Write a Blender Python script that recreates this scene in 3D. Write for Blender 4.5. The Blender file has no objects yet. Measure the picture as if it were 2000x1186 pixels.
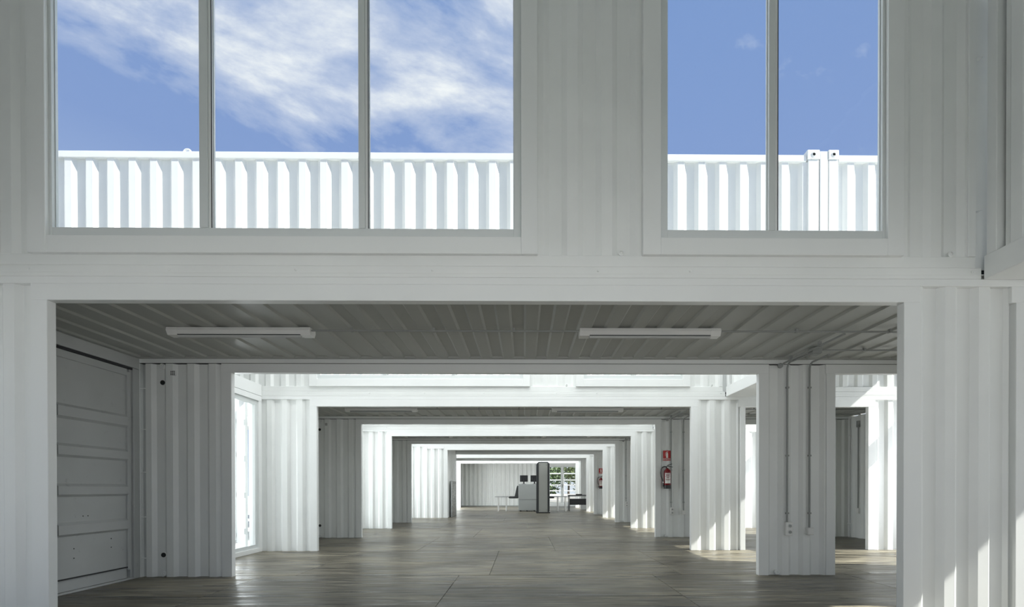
import bpy, bmesh, math, random
from math import sin, cos, pi, radians
from mathutils import Vector, Matrix

random.seed(4)
SC = bpy.context.scene
COL = SC.collection

# ------------------------------------------------------------------ camera
CF, CYAW, CPIT, CROL, CCX, CCY, EYE = 958.68, .01062, .0054, .0011, 1033.8, 959.7, 1.0925
cd = bpy.data.cameras.new('camera')
cam = bpy.data.objects.new('camera', cd)
COL.objects.link(cam)
SC.camera = cam
cd.sensor_fit = 'HORIZONTAL'
cd.sensor_width = 36.0
cd.lens = CF * 36.0 / 2000.0
cd.shift_x = (1000 - CCX) / 2000.0
cd.shift_y = (CCY - 593) / 2000.0
cd.clip_start = .05
cd.clip_end = 500


def to_cam(v):
    x, z, y = v
    c, s = cos(CYAW), sin(CYAW); x, z = c * x - s * z, s * x + c * z
    c, s = cos(CPIT), sin(CPIT); y, z = c * y + s * z, -s * y + c * z
    c, s = cos(CROL), sin(CROL); x, y = c * x - s * y, s * x + c * y
    return (x, y, z)


cols = [to_cam(v) for v in ((1, 0, 0), (0, 1, 0), (0, 0, 1))]
right = Vector([c[0] for c in cols]); up = Vector([c[1] for c in cols]); fwd = Vector([c[2] for c in cols])
cam.matrix_world = Matrix(((right.x, up.x, -fwd.x, 0), (right.y, up.y, -fwd.y, 0), (right.z, up.z, -fwd.z, EYE), (0, 0, 0, 1)))

# ------------------------------------------------------------------ view
SC.view_settings.view_transform = 'Standard'
SC.view_settings.look = 'None'
SC.view_settings.exposure = 0.1
SC.view_settings.gamma = 1.0
SC.view_settings.use_curve_mapping = False
SC.cycles.max_bounces = 10
SC.cycles.diffuse_bounces = 7
SC.cycles.glossy_bounces = 4
SC.cycles.transparent_max_bounces = 12
SC.cycles.use_denoising = True
SC.cycles.sample_clamp_indirect = 6


# ------------------------------------------------------------------ node helpers
def nn(nt, t, **kw):
    n = nt.nodes.new(t)
    for k, v in kw.items():
        setattr(n, k, v)
    return n


def mth(nt, op, a, b=None, clamp=False):
    n = nt.nodes.new('ShaderNodeMath'); n.operation = op; n.use_clamp = clamp
    for i, v in enumerate((a, b)):
        if v is None:
            continue
        if isinstance(v, (int, float)):
            n.inputs[i].default_value = v
        else:
            nt.links.new(v, n.inputs[i])
    return n.outputs[0]


def ramp(nt, fac, stops):
    n = nt.nodes.new('ShaderNodeValToRGB')
    el = n.color_ramp.elements
    while len(el) < len(stops):
        el.new(.5)
    for e, (p, c) in zip(el, stops):
        e.position = p
        e.color = tuple(c) + (1,) if len(c) == 3 else c
    nt.links.new(fac, n.inputs[0])
    return n.outputs[0]


def mixc(nt, fac, a, b, blend='MIX'):
    n = nt.nodes.new('ShaderNodeMix'); n.data_type = 'RGBA'; n.blend_type = blend
    for s, v in ((0, fac), (6, a), (7, b)):
        if isinstance(v, (int, float)):
            n.inputs[s].default_value = v
        elif isinstance(v, tuple):
            n.inputs[s].default_value = v + (1,) if len(v) == 3 else v
        else:
            nt.links.new(v, n.inputs[s])
    return n.outputs[2]


# ------------------------------------------------------------------ sky: blue with a bank of broken cloud
world = bpy.data.worlds.new('sky')
SC.world = world
world.use_nodes = True
nt = world.node_tree
nt.nodes.clear()
out = nn(nt, 'ShaderNodeOutputWorld'); bg = nn(nt, 'ShaderNodeBackground')
tc = nn(nt, 'ShaderNodeTexCoord'); sep = nn(nt, 'ShaderNodeSeparateXYZ')
nt.links.new(tc.outputs['Generated'], sep.inputs[0])
zc = mth(nt, 'MAXIMUM', sep.outputs[2], 0.0)
base = ramp(nt, zc, [(0.0, (.74, .80, .88)), (.12, (.56, .66, .84)), (.5, (.235, .345, .64)), (.7, (.20, .32, .62)), (1.0, (.13, .23, .50))])
den = mth(nt, 'ADD', zc, .12)
px_ = mth(nt, 'DIVIDE', sep.outputs[0], den); py_ = mth(nt, 'DIVIDE', sep.outputs[1], den)
cmb = nn(nt, 'ShaderNodeCombineXYZ')
nt.links.new(px_, cmb.inputs[0]); nt.links.new(py_, cmb.inputs[1])
mp = nn(nt, 'ShaderNodeMapping')
mp.vector_type = 'TEXTURE'
mp.inputs['Rotation'].default_value = (0, 0, radians(30))
mp.inputs['Location'].default_value = (3.1, 1.7, 0)
mp.inputs['Scale'].default_value = (1.2, .85, 1)
nt.links.new(cmb.outputs[0], mp.inputs[0])
n1 = nn(nt, 'ShaderNodeTexNoise'); n1.inputs['Scale'].default_value = 2.3; n1.inputs['Detail'].default_value = 9
n1.inputs['Roughness'].default_value = .6; n1.inputs['Distortion'].default_value = .35
nt.links.new(mp.outputs[0], n1.inputs['Vector'])


def edge(src, a, b_, lo, hi):
    q = nn(nt, 'ShaderNodeMapRange'); q.interpolation_type = 'SMOOTHSTEP'
    q.inputs['From Min'].default_value = a; q.inputs['From Max'].default_value = b_
    q.inputs['To Min'].default_value = lo; q.inputs['To Max'].default_value = hi
    nt.links.new(src, q.inputs[0])
    return q.outputs[0]


# the cloud bank has a ragged edge towards the horizon and clears to the right
front = mth(nt, 'SUBTRACT', mth(nt, 'MULTIPLY', py_, .865), mth(nt, 'MULTIPLY', px_, .502))
cl = mth(nt, 'ADD', mth(nt, 'ADD', n1.outputs[0], edge(front, 1.46, 1.10, -.20, .05)), edge(px_, .34, .02, -.22, .0))
cf = ramp(nt, cl, [(.44, (0, 0, 0)), (.54, (.38, .38, .38)), (.64, (1, 1, 1))])
skyc = mixc(nt, cf, base, (.90, .92, .95))
nt.links.new(skyc, bg.inputs[0]); bg.inputs[1].default_value = 1.0
nt.links.new(bg.outputs[0], out.inputs[0])

# ------------------------------------------------------------------ sun, daylight and added fill
F1, T = 3.771, 2.4226          # front face of the nearest container ahead, depth of every bay


def FY(k):                       # front face of container k
    return F1 + 2 * T * (k - 1)


def BY(k):                       # rear face of container k
    return FY(k) + T


sl = bpy.data.lights.new('sun', 'SUN'); sun = bpy.data.objects.new('sun', sl); COL.objects.link(sun)
sl.energy = 10.0; sl.angle = radians(.6); sl.color = (1.0, .965, .91)
sun.rotation_euler = Vector((1.0, -.26, .87)).to_track_quat('Z', 'Y').to_euler()


def area(name, loc, direction, sx, sy, power, color=(.95, .98, 1.0)):
    l = bpy.data.lights.new(name, 'AREA'); l.shape = 'RECTANGLE'; l.size = sx; l.size_y = sy
    l.energy = power; l.color = color
    o = bpy.data.objects.new(name, l); COL.objects.link(o)
    o.location = loc
    o.rotation_euler = Vector(direction).to_track_quat('-Z', 'Y').to_euler()
    return o


# lamps added to brighten the bays: daylight at the glazed ends, unseen fill under solid roofs
for k in range(0, 6):
    ym = BY(k) + T / 2
    gap_p = (22, 34, 40, 50, 60, 120)[k]
    area('daylight_end_fill', (7.28, ym, 1.3), (-1, 0, 0), 2.1, 2.2, gap_p)
    if k > 0:
        area('roof_fill', (-.5, ym, 5.15), (0, 0, -1), 7.5, 2.0, 230 if k == 5 else 165)
        area('daylight_end_fill', (-7.0, ym - .2, 1.25), (1, .12, 0), 1.7, 2.2, 95 if k == 1 else 170)  # lamp added outside the left glazing, brightens the door leaf and the bay
# added fill lamp behind the camera, standing in for light from the open bay
area('fill_behind', (1.0, -2.3, 1.15), (0, 1, .12), 3.6, 2.0, 40)
area('roof_fill', (-.6, BY(0) + T / 2, 5.2), (0, 0, -1), 10.0, 2.2, 12)  # weak fill lamp added under the solid roof, out of view
area('daylight_end_fill', (-4.50, FY(6) - T / 2, 1.3), (1, .25, 0), 2.1, 2.2, 170)  # extra lamp added at the left end to brighten the far wall


# ------------------------------------------------------------------ materials
def principled(name, color, rough=.5, metal=0.0, spec=None):
    m = bpy.data.materials.new(name); m.use_nodes = True
    b = m.node_tree.nodes['Principled BSDF']
    b.inputs['Base Color'].default_value = tuple(color) + (1,)
    b.inputs['Roughness'].default_value = rough
    b.inputs['Metallic'].default_value = metal
    if spec is not None:
        b.inputs['Specular IOR Level'].default_value = spec
    return m, m.node_tree, b


def painted(name, color, rough=.42, vary=.06, bump=.25, dirt=0.0):
    m, t, b = principled(name, color, rough)
    tcd = nn(t, 'ShaderNodeNewGeometry')
    n = nn(t, 'ShaderNodeTexNoise'); n.inputs['Scale'].default_value = 1.7; n.inputs['Detail'].default_value = 5
    t.links.new(tcd.outputs['Position'], n.inputs['Vector'])
    lo = tuple(c * (1 - vary) for c in color); hi = tuple(min(1, c * (1 + vary * .5)) for c in color)
    c = ramp(t, n.outputs[0], [(.3, lo), (.7, hi)])
    if dirt:
        n3 = nn(t, 'ShaderNodeTexNoise'); n3.inputs['Scale'].default_value = 9; n3.inputs['Detail'].default_value = 6
        n3.inputs['Roughness'].default_value = .7
        t.links.new(tcd.outputs['Position'], n3.inputs['Vector'])
        c2 = ramp(t, n3.outputs[0], [(.62, (1, 1, 1)), (.74, (1 - dirt,) * 3)])
        c = mixc(t, 1.0, c, c2, 'MULTIPLY')
    t.links.new(c, b.inputs['Base Color'])
    n2 = nn(t, 'ShaderNodeTexNoise'); n2.inputs['Scale'].default_value = 6; n2.inputs['Detail'].default_value = 3
    t.links.new(tcd.outputs['Position'], n2.inputs['Vector'])
    bp = nn(t, 'ShaderNodeBump'); bp.inputs['Strength'].default_value = bump; bp.inputs['Distance'].default_value = .004
    t.links.new(n2.outputs[0], bp.inputs['Height']); t.links.new(bp.outputs[0], b.inputs['Normal'])
    r = ramp(t, n.outputs[0], [(.3, (rough - .03,) * 3), (.7, (rough + .05,) * 3)])
    t.links.new(r, b.inputs['Roughness'])
    return m


WHITE = painted('white_paint', (.80, .815, .80), .34, .04, .15)
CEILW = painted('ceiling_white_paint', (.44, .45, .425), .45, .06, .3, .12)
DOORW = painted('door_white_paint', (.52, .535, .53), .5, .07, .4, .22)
FRAMEW = painted('frame_white_paint', (.80, .815, .805), .34, .02, .12)
ALU, _, _ = principled('aluminium_profile', (.66, .69, .685), .35, .0)
GASKET_SHADE, _, _ = principled('black_gasket_shade', (.03, .03, .032), .5)
DARK, _, _ = principled('dark_gap', (.02, .021, .021), .8)
BLACK = painted('black_plastic', (.022, .023, .025), .4, .1, .1)
CHARC = painted('charcoal_panel', (.055, .06, .062), .5, .1, .1)
GREYM = painted('grey_enamel', (.40, .42, .41), .4, .05, .1)
LGREY = painted('light_grey_enamel', (.47, .48, .455), .4, .05, .1)
STEEL, _, _ = principled('brushed_steel', (.55, .56, .56), .3, .9)
PVC = painted('grey_conduit', (.30, .31, .30), .45, .04, .1)
PLASTW, _, _ = principled('white_plastic', (.78, .78, .76), .35)
RED, _, _ = principled('red_enamel', (.20, .006, .012), .25)
SIGNR, _, _ = principled('sign_red', (.50, .03, .03), .45)
SIGNW, _, _ = principled('sign_white', (.85, .84, .80), .45)
CONC = painted('pale_concrete', (.55, .54, .51), .85, .1, .5)
BARK = painted('bark', (.12, .09, .065), .9, .2, .5)
TUBE, _, _ = principled('tube_diffuser', (.50, .51, .50), .25)

m, t, b = principled('foliage', (.10, .17, .05), .6)
oi = nn(t, 'ShaderNodeObjectInfo')
t.links.new(ramp(t, oi.outputs['Random'], [(0, (.07, .12, .035)), (1, (.20, .24, .09))]), b.inputs['Base Color'])
LEAF = m

# glazing: clear, with the mirror share glass has at grazing angles
m = bpy.data.materials.new('clear_glass'); m.use_nodes = True; t = m.node_tree; t.nodes.clear()
o_ = nn(t, 'ShaderNodeOutputMaterial'); tr = nn(t, 'ShaderNodeBsdfTransparent'); gl = nn(t, 'ShaderNodeBsdfGlossy')
tr.inputs[0].default_value = (.97, .985, .98, 1); gl.inputs['Roughness'].default_value = .02
lw = nn(t, 'ShaderNodeLayerWeight'); fr_ = mth(t, 'ADD', mth(t, 'MULTIPLY', mth(t, 'POWER', lw.outputs['Facing'], 5.0), .9), .025)
mx = nn(t, 'ShaderNodeMixShader')
t.links.new(fr_, mx.inputs[0]); t.links.new(tr.outputs[0], mx.inputs[1]); t.links.new(gl.outputs[0], mx.inputs[2])
t.links.new(mx.outputs[0], o_.inputs[0])
GLASS = m

# worn plywood floor: grain along the boards, scuffs, stains
m, t, b = principled('worn_plywood', (.2, .19, .17), .4)
ge = nn(t, 'ShaderNodeNewGeometry'); oi = nn(t, 'ShaderNodeObjectInfo')
va = nn(t, 'ShaderNodeVectorMath'); va.operation = 'SCALE'; va.inputs[3].default_value = 3.0
cx_ = nn(t, 'ShaderNodeCombineXYZ'); t.links.new(oi.outputs['Random'], cx_.inputs[0]); t.links.new(oi.outputs['Random'], cx_.inputs[1])
t.links.new(cx_.outputs[0], va.inputs[0])
ad = nn(t, 'ShaderNodeVectorMath'); ad.operation = 'ADD'
t.links.new(ge.outputs['Position'], ad.inputs[0]); t.links.new(va.outputs[0], ad.inputs[1])


def stretched(sx, sy, scale, detail, rough=.6, src=ad):
    mpp = nn(t, 'ShaderNodeMapping'); mpp.inputs['Scale'].default_value = (sx, sy, 1)
    t.links.new(src.outputs[0], mpp.inputs[0])
    n = nn(t, 'ShaderNodeTexNoise'); n.inputs['Scale'].default_value = scale; n.inputs['Detail'].default_value = detail
    n.inputs['Roughness'].default_value = rough
    t.links.new(mpp.outputs[0], n.inputs['Vector'])
    return n.outputs[0]


grain = stretched(.35, 9, 4, 7, .65)
scratch = stretched(.55, 9, 1.6, 4, .55, ge)
streak = stretched(.5, 8, 1.3, 7, .65)
blotch = stretched(.7, 1.2, .9, 5, .6, ge)
bn = nn(t, 'ShaderNodeMath')
c0 = ramp(t, grain, [(.34, (.045, .040, .031)), (.5, (.145, .134, .108)), (.64, (.30, .285, .24))])
c1 = ramp(t, streak, [(.38, (.36, .34, .31)), (.48, (.86, .85, .83)), (.60, (1.45, 1.43, 1.38))])
c2 = ramp(t, blotch, [(.38, (.62, .60, .56)), (.50, (1, .98, .94)), (.62, (1.28, 1.26, 1.2))])
c3 = ramp(t, oi.outputs['Random'], [(0, (.86, .86, .85)), (1, (1.12, 1.11, 1.08))])
cc = mixc(t, 1, mixc(t, 1, mixc(t, 1, c0, c1, 'MULTIPLY'), c2, 'MULTIPLY'), c3, 'MULTIPLY')
cc = mixc(t, 1, cc, ramp(t, scratch, [(.32, (.22, .20, .18)), (.42, (1, 1, 1))]), 'MULTIPLY')
t.links.new(cc, b.inputs['Base Color'])
t.links.new(ramp(t, streak, [(.38, (.26,) * 3), (.58, (.52,) * 3)]), b.inputs['Roughness'])
bp = nn(t, 'ShaderNodeBump'); bp.inputs['Strength'].default_value = .5; bp.inputs['Distance'].default_value = .004
t.links.new(grain, bp.inputs['Height']); t.links.new(bp.outputs[0], b.inputs['Normal'])
WOOD = m

# scratched dark steel of the leaning panel
m, t, b = principled('scratched_steel', (.3, .3, .3), .35, .7)
tg = nn(t, 'ShaderNodeNewGeometry'); n = nn(t, 'ShaderNodeTexNoise'); n.inputs['Scale'].default_value = 14; n.inputs['Detail'].default_value = 6
t.links.new(tg.outputs['Position'], n.inputs['Vector'])
t.links.new(ramp(t, n.outputs[0], [(.38, (.10, .10, .095)), (.55, (.36, .35, .33)), (.7, (.6, .6, .58))]), b.inputs['Base Color'])
PLATE = m


# ------------------------------------------------------------------ mesh helpers
class MB:
    def __init__(s):
        s.v = []; s.f = []; s.sm = []

    def add(s, vs, fs, smooth=False):
        n = len(s.v)
        s.v += [tuple(v) for v in vs]
        s.f += [tuple(i + n for i in f) for f in fs]
        s.sm += [smooth] * len(fs)
        return s

    def box(s, x0, x1, y0, y1, z0, z1, bev=0.0):
        if x0 > x1: x0, x1 = x1, x0
        if y0 > y1: y0, y1 = y1, y0
        if z0 > z1: z0, z1 = z1, z0
        if bev <= 0:
            vs = [(x, y, z) for x in (x0, x1) for y in (y0, y1) for z in (z0, z1)]
            return s.add(vs, [(0, 1, 3, 2), (4, 6, 7, 5), (0, 4, 5, 1), (2, 3, 7, 6), (0, 2, 6, 4), (1, 5, 7, 3)])
        bm = bmesh.new()
        bmesh.ops.create_cube(bm, size=1)
        for v in bm.verts:
            v.co = Vector((x0 + (v.co.x + .5) * (x1 - x0), y0 + (v.co.y + .5) * (y1 - y0), z0 + (v.co.z + .5) * (z1 - z0)))
        bmesh.ops.bevel(bm, geom=bm.edges[:], offset=bev, segments=1, affect='EDGES')
        bm.verts.index_update()
        s.add([v.co[:] for v in bm.verts], [[v.index for v in f.verts] for f in bm.faces])
        bm.free()
        return s

    def tube(s, pts, r, n=10, caps=True, radii=None):
        pts = [Vector(p) for p in pts]
        rings = []
        prev = None
        for i, p in enumerate(pts):
            if i == 0: d = pts[1] - pts[0]
            elif i == len(pts) - 1: d = pts[-1] - pts[-2]
            else: d = (pts[i + 1] - p).normalized() + (p - pts[i - 1]).normalized()
            d.normalize()
            if prev is None:
                a = Vector((0, 0, 1)) if abs(d.z) < .9 else Vector((1, 0, 0))
                u = d.cross(a).normalized()
            else:
                u = (prev - d * prev.dot(d)).normalized()
            prev = u
            w = d.cross(u)
            rr = radii[i] if radii else r
            rings.append([p + (u * cos(2 * pi * j / n) + w * sin(2 * pi * j / n)) * rr for j in range(n)])
        vs = [v for q in rings for v in q]
        fs = []
        for i in range(len(pts) - 1):
            for j in range(n):
                fs.append((i * n + j, i * n + (j + 1) % n, (i + 1) * n + (j + 1) % n, (i + 1) * n + j))
        if caps:
            fs.append(tuple(range(n))[::-1]); fs.append(tuple((len(pts) - 1) * n + j for j in range(n)))
        return s.add(vs, fs, True)

    def lathe(s, prof, c=(0, 0, 0), n=24, axis='Z'):
        vs, fs = [], []
        for r, h in prof:
            for j in range(n):
                a = 2 * pi * j / n
                p = (r * cos(a), r * sin(a), h)
                if axis == 'Y': p = (p[0], p[2], p[1])
                if axis == 'X': p = (p[2], p[0], p[1])
                vs.append((p[0] + c[0], p[1] + c[1], p[2] + c[2]))
        m_ = len(prof)
        for i in range(m_ - 1):
            for j in range(n):
                fs.append((i * n + j, i * n + (j + 1) % n, (i + 1) * n + (j + 1) % n, (i + 1) * n + j))
        fs.append(tuple(range(n))[::-1]); fs.append(tuple((m_ - 1) * n + j for j in range(n)))
        return s.add(vs, fs, True)

    def prism(s, poly, a0, a1, axis='Y'):
        """extrude a 2-D polygon; axis Y: (x,z), axis X: (y,z), axis Z: (x,y)"""
        def P(p, a):
            return {'Y': (p[0], a, p[1]), 'X': (a, p[0], p[1]), 'Z': (p[0], p[1], a)}[axis]
        n = len(poly)
        vs = [P(p, a0) for p in poly] + [P(p, a1) for p in poly]
        fs = [tuple(range(n)), tuple(range(n, 2 * n))[::-1]] + [(i, (i + 1) % n, n + (i + 1) % n, n + i) for i in range(n)]
        return s.add(vs, fs)

    def sheet(s, prof, h0, h1, th=.004, axis='XY'):
        """folded steel sheet: prof is a list of (u, depth); extruded from h0 to h1.
        axis XY: u along X, depth along Y, extruded up Z; YX: u along Y, depth along X, extruded up Z; XZ: u along X, depth Z, extruded along Y"""
        def P(u, d, h):
            return {'XY': (u, d, h), 'YX': (d, u, h), 'XZ': (u, h, d)}[axis]
        n = len(prof)
        vs = []
        for h in (h0, h1):
            vs += [P(u, d, h) for u, d in prof]
            vs += [P(u, d + th, h) for u, d in prof]
        fs = []
        N = 2 * n
        for i in range(n - 1):
            fs.append((i, i + 1, N + i + 1, N + i))
            fs.append((n + i, N + n + i, N + n + i + 1, n + i + 1))
            fs.append((i, n + i, n + i + 1, i + 1))
            fs.append((N + i, N + i + 1, N + n + i + 1, N + n + i))
        fs.append((0, N, N + n, n)); fs.append((n - 1, 2 * n - 1, N + 2 * n - 1, N + n - 1))
        return s.add(vs, fs)

    def mesh(s, name, mat):
        me = bpy.data.meshes.new(name)
        me.from_pydata(s.v, [], s.f)
        for p, q in zip(me.polygons, s.sm):
            p.use_smooth = q
        bm = bmesh.new(); bm.from_mesh(me)
        bmesh.ops.recalc_face_normals(bm, faces=bm.faces[:])
        bm.to_mesh(me); bm.free()
        if any(s.sm):
            try:
                me.set_sharp_from_angle(angle=radians(38))
            except Exception:
                pass
        me.materials.append(mat)
        return me

    def build(s, name, mat, parent=None, loc=None):
        o = bpy.data.objects.new(name, s.mesh(name, mat))
        COL.objects.link(o)
        if parent is not None: o.parent = parent
        if loc is not None: o.location = loc
        return o


def put(name, me, parent=None, loc=(0, 0, 0), rz=0):
    o = bpy.data.objects.new(name, me); COL.objects.link(o)
    if parent is not None: o.parent = parent
    o.location = loc; o.rotation_euler = (0, 0, rz)
    return o


def empty(name, loc=(0, 0, 0), rz=0):
    o = bpy.data.objects.new(name, None); COL.objects.link(o); o.location = loc; o.rotation_euler = (0, 0, rz)
    o.empty_display_size = .1
    return o


def tag(o, label, cat, group=None, kind=None):
    o['label'] = label; o['category'] = cat
    if group: o['group'] = group
    if kind: o['kind'] = kind
    return o


def struct(name, label, cat, loc=(0, 0, 0), group=None):
    return tag(empty(name, loc), label, cat, group, 'structure')


def clone(root, loc, label=None, group=None, skip=()):
    r = root.copy(); COL.objects.link(r); r.location = loc
    if label: r['label'] = label
    if group: r['group'] = group
    for ch in list(root.children):
        if ch in skip: continue
        c = ch.copy(); COL.objects.link(c); c.parent = r
        for g in list(ch.children):
            d = g.copy(); COL.objects.link(d); d.parent = c
    return r


# trapezoid corrugation, crest towards -depth
def corr(u0, u1, d0, pitch=.2645, crest=.082, slope=.042, depth=.036, phase=0.0):
    pts = []
    tr_ = pitch - crest - 2 * slope
    k = math.floor((u0 - phase) / pitch) - 1
    key = []
    while True:
        s0 = phase + k * pitch
        if s0 > u1 + pitch: break
        key += [(s0, d0), (s0 + crest, d0), (s0 + crest + slope, d0 + depth), (s0 + crest + slope + tr_, d0 + depth)]
        k += 1

    def val(u):
        for a, b_ in zip(key, key[1:]):
            if a[0] <= u <= b_[0]:
                f = (u - a[0]) / max(1e-9, b_[0] - a[0])
                return a[1] + (b_[1] - a[1]) * f
        return d0
    pts = [(u0, val(u0))] + [q for q in key if u0 + .004 < q[0] < u1 - .004] + [(u1, val(u1))]
    return pts


ORD = ['behind the camera', 'nearest', 'second', 'third', 'fourth', 'fifth', 'last and farthest']

# ------------------------------------------------------------------ long walls of the lower containers
XE0, XE1 = -4.80, 7.39          # container ends
XL, XR, XP, XQ = -3.62, 2.94, 3.905, 6.085    # wide opening, pier, second opening
HT, HC = 2.53, 2.71
FW = .125


def long_wall(name, k, y0, front, left_open=XL, label='', openings=True):
    """wall occupying y0..y0+.075, both wide openings trimmed with square tube"""
    w = struct(name, label, 'wall', (0, y0, 0))
    dth = .075
    if openings:
        for a, b_ in ((left_open, XR), (XP, XQ)):
            for (p, q) in ((a - FW, a), (b_, b_ + FW)):
                if abs(a - XP) < .01 and p < a:
                    p = a - (.088 if front else .115)
                    if front:
                        MB().box(p - .035, p, .055, .07, 0, 2.655).build('groove_strip', WHITE, w)
                MB().box(p, q, 0, dth, 0, HT, .003).build('frame_post', FRAMEW, w)
            h1 = 2.655 if front else 2.643
            MB().box(a - FW, b_ + FW, 0, dth, HT, h1, .003).build('frame_header', FRAMEW, w)
        spans = [(XE0 + .12, left_open - FW), (XR + FW, XP - (.122 if front else .115)), (XQ + FW, XE1 - .1)]
    else:
        spans = [(XE0 + .12, XE1 - .1)]
    ph = -3.96 if front else -3.90
    top = 2.655 if front else 2.643
    for a, b_ in spans:
        if b_ - a < .05: continue
        MB().sheet(corr(a, b_, .012, phase=ph if a < 0 else (3.27 if front else 3.24)), 0, top).build('corrugated_panel', WHITE, w)
    zt = top
    # top side rail; inside it steps back a little and a black strip paints the shade line over the header
    if front:
        MB().box(XE0, XE1, .0, dth, zt, HC - .001, .002).build('top_rail', FRAMEW, w)
    else:
        MB().box(XE0, XE1, .012, dth, zt + .009, HC - .001, .002).build('top_rail', FRAMEW, w)
        MB().box(XE0, XE1, .02, dth, zt, zt + .009).build('gasket_or_shade', GASKET_SHADE, w)
    if front:
        MB().box(XE0, XE0 + .12, -.001, dth + .001, 0, zt, .003).build('corner_post', FRAMEW, w)
    else:
        MB().box(XE0, XE0 + .06, -.001, dth + .001, 0, zt, .003).build('corner_post', FRAMEW, w)
        MB().box(XE0 + .055, XE0 + .14, .053, dth, 0, zt).build('channel_back', DOORW, w)
    MB().box(XE1 - .1, XE1, -.001, dth + .001, 0, zt, .003).build('corner_post', FRAMEW, w)
    return w


# ------------------------------------------------------------------ floors: plywood boards bay by bay
FULL = MB().box(-1.2175, 1.2175, -.600, .600, -.018, 0, .002).mesh('board', WOOD)


def floor_bay(y0, off, label, x0=XE0, x1=XE1):
    f = struct('floor', label, 'floor', (0, y0, 0))
    MB().box(x0 - .02, x1 + .02, 0, T - .001, -.20, -.02).build('slab', CONC, f)
    for r in range(2):
        yc = .6087 + r * 1.205
        x = off
        while x > x0: x -= 2.44
        while x < x1:
            a, b_ = max(x, x0), min(x + 2.44, x1)
            if b_ - a > .08:
                if b_ - a > 2.43:
                    put('board', FULL, f, (x + 1.22, yc, 0))
                else:
                    MB().box(a + .002, b_ - .002, yc - .600, yc + .600, -.018, 0, .0025).build('board', WOOD, f)
            x += 2.44
    return f


offs = [.3, -.2, 1.62, 2.0, .55, 1.3, .1, 1.75, .9, 2.2, .4, 1.1, .7]
nb = 0
for k in range(0, 7):
    floor_bay(FY(k), offs[nb], 'worn grey-brown plywood floor inside the %s container' % ORD[k]); nb += 1
    if k < 6:
        floor_bay(BY(k), offs[nb], 'worn grey-brown plywood floor of the open bay in front of the %s container' % ORD[k + 1]); nb += 1

# ------------------------------------------------------------------ lower containers
for k in range(0, 6):
    wf = long_wall('wall_front', k, FY(k), True, -2.85 if k == 4 else XL,
                   'white corrugated front wall with wide framed opening, %s container' % ORD[k])
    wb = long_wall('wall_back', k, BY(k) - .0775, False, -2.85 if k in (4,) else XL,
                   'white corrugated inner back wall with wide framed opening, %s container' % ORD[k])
    # the frame is proud of the inner back wall sheet
# last container: open in front, closed behind
long_wall('wall_front', 6, FY(6), True, XL, 'white corrugated front wall with wide framed opening, %s container' % ORD[6])


# ceilings
def ceiling(k):
    c = struct('ceiling', 'dim white corrugated roof sheet seen from below, %s container' % ORD[k], 'ceiling', (0, FY(k), 0))
    pr = corr(XE0 + .03, XE1 - .03, HC - .008, pitch=.268, crest=.112, slope=.021, depth=.018, phase=.02)
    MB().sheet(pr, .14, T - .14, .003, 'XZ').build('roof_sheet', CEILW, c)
    for a, b_ in ((.02, .14), (T - .14, T - .02)):
        MB().box(XE0, XE1, a, b_, HC - .008, HC + .02).build('edge_flat', CEILW, c)
    MB().box(XE0, XE1, 0, T, HC + .03, HC + .036).build('roof_skin', WHITE, c)
    return c


for k in range(0, 7):
    ceiling(k)


# short end walls of the lower containers
def end_wall(name, x, y0, y1, z0, z1, label, inward=1, post=.1):
    w = struct(name, label, 'wall', (x, y0, 0))
    L = y1 - y0
    d = 0.0 if inward > 0 else -.04
    MB().sheet(corr(post, L - post, d, phase=.03), z0 + .0, z1, .004, 'YX').build('corrugated_panel', WHITE, w)
    for a in (0, L - post):
        MB().box(-.05 if inward > 0 else -.05, .05, a, a + post, z0, z1, .003).build('corner_post', FRAMEW, w)
    return w


for k in range(0, 7):
    end_wall('wall_right', XE1 - .05, FY(k) + .08, BY(k) - .08, 0, HC - .02, 'white corrugated right end wall closing the %s container' % ORD[k], -1)
    if k not in (1,):
        end_wall('wall_left', XE0 + .05, FY(k) + .08, BY(k) - .08, 0, HC - .02, 'white corrugated left end wall closing the %s container' % ORD[k])

# ------------------------------------------------------------------ container doors closing the left end of the nearest container
d1 = tag(empty('door_1', (-4.77, FY(1) + .08, 0)), 'closed steel container door with four horizontal ribs at left end of nearest container', 'door', None, 'structure')
DL = T - .16
px0, px1 = .10, DL - .10


def door_profile():
    # (height, depth) outline of the ribbed leaf, depth towards +X
    p = [(.16, .0)]
    for a, b_ in ((.62, .715), (1.035, 1.12), (1.45, 1.54), (1.85, 1.95)):
        p += [(a - .025, .0), (a, .034), (b_, .034), (b_ + .03, .0)]
    p += [(2.45, .0)]
    return p


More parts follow.
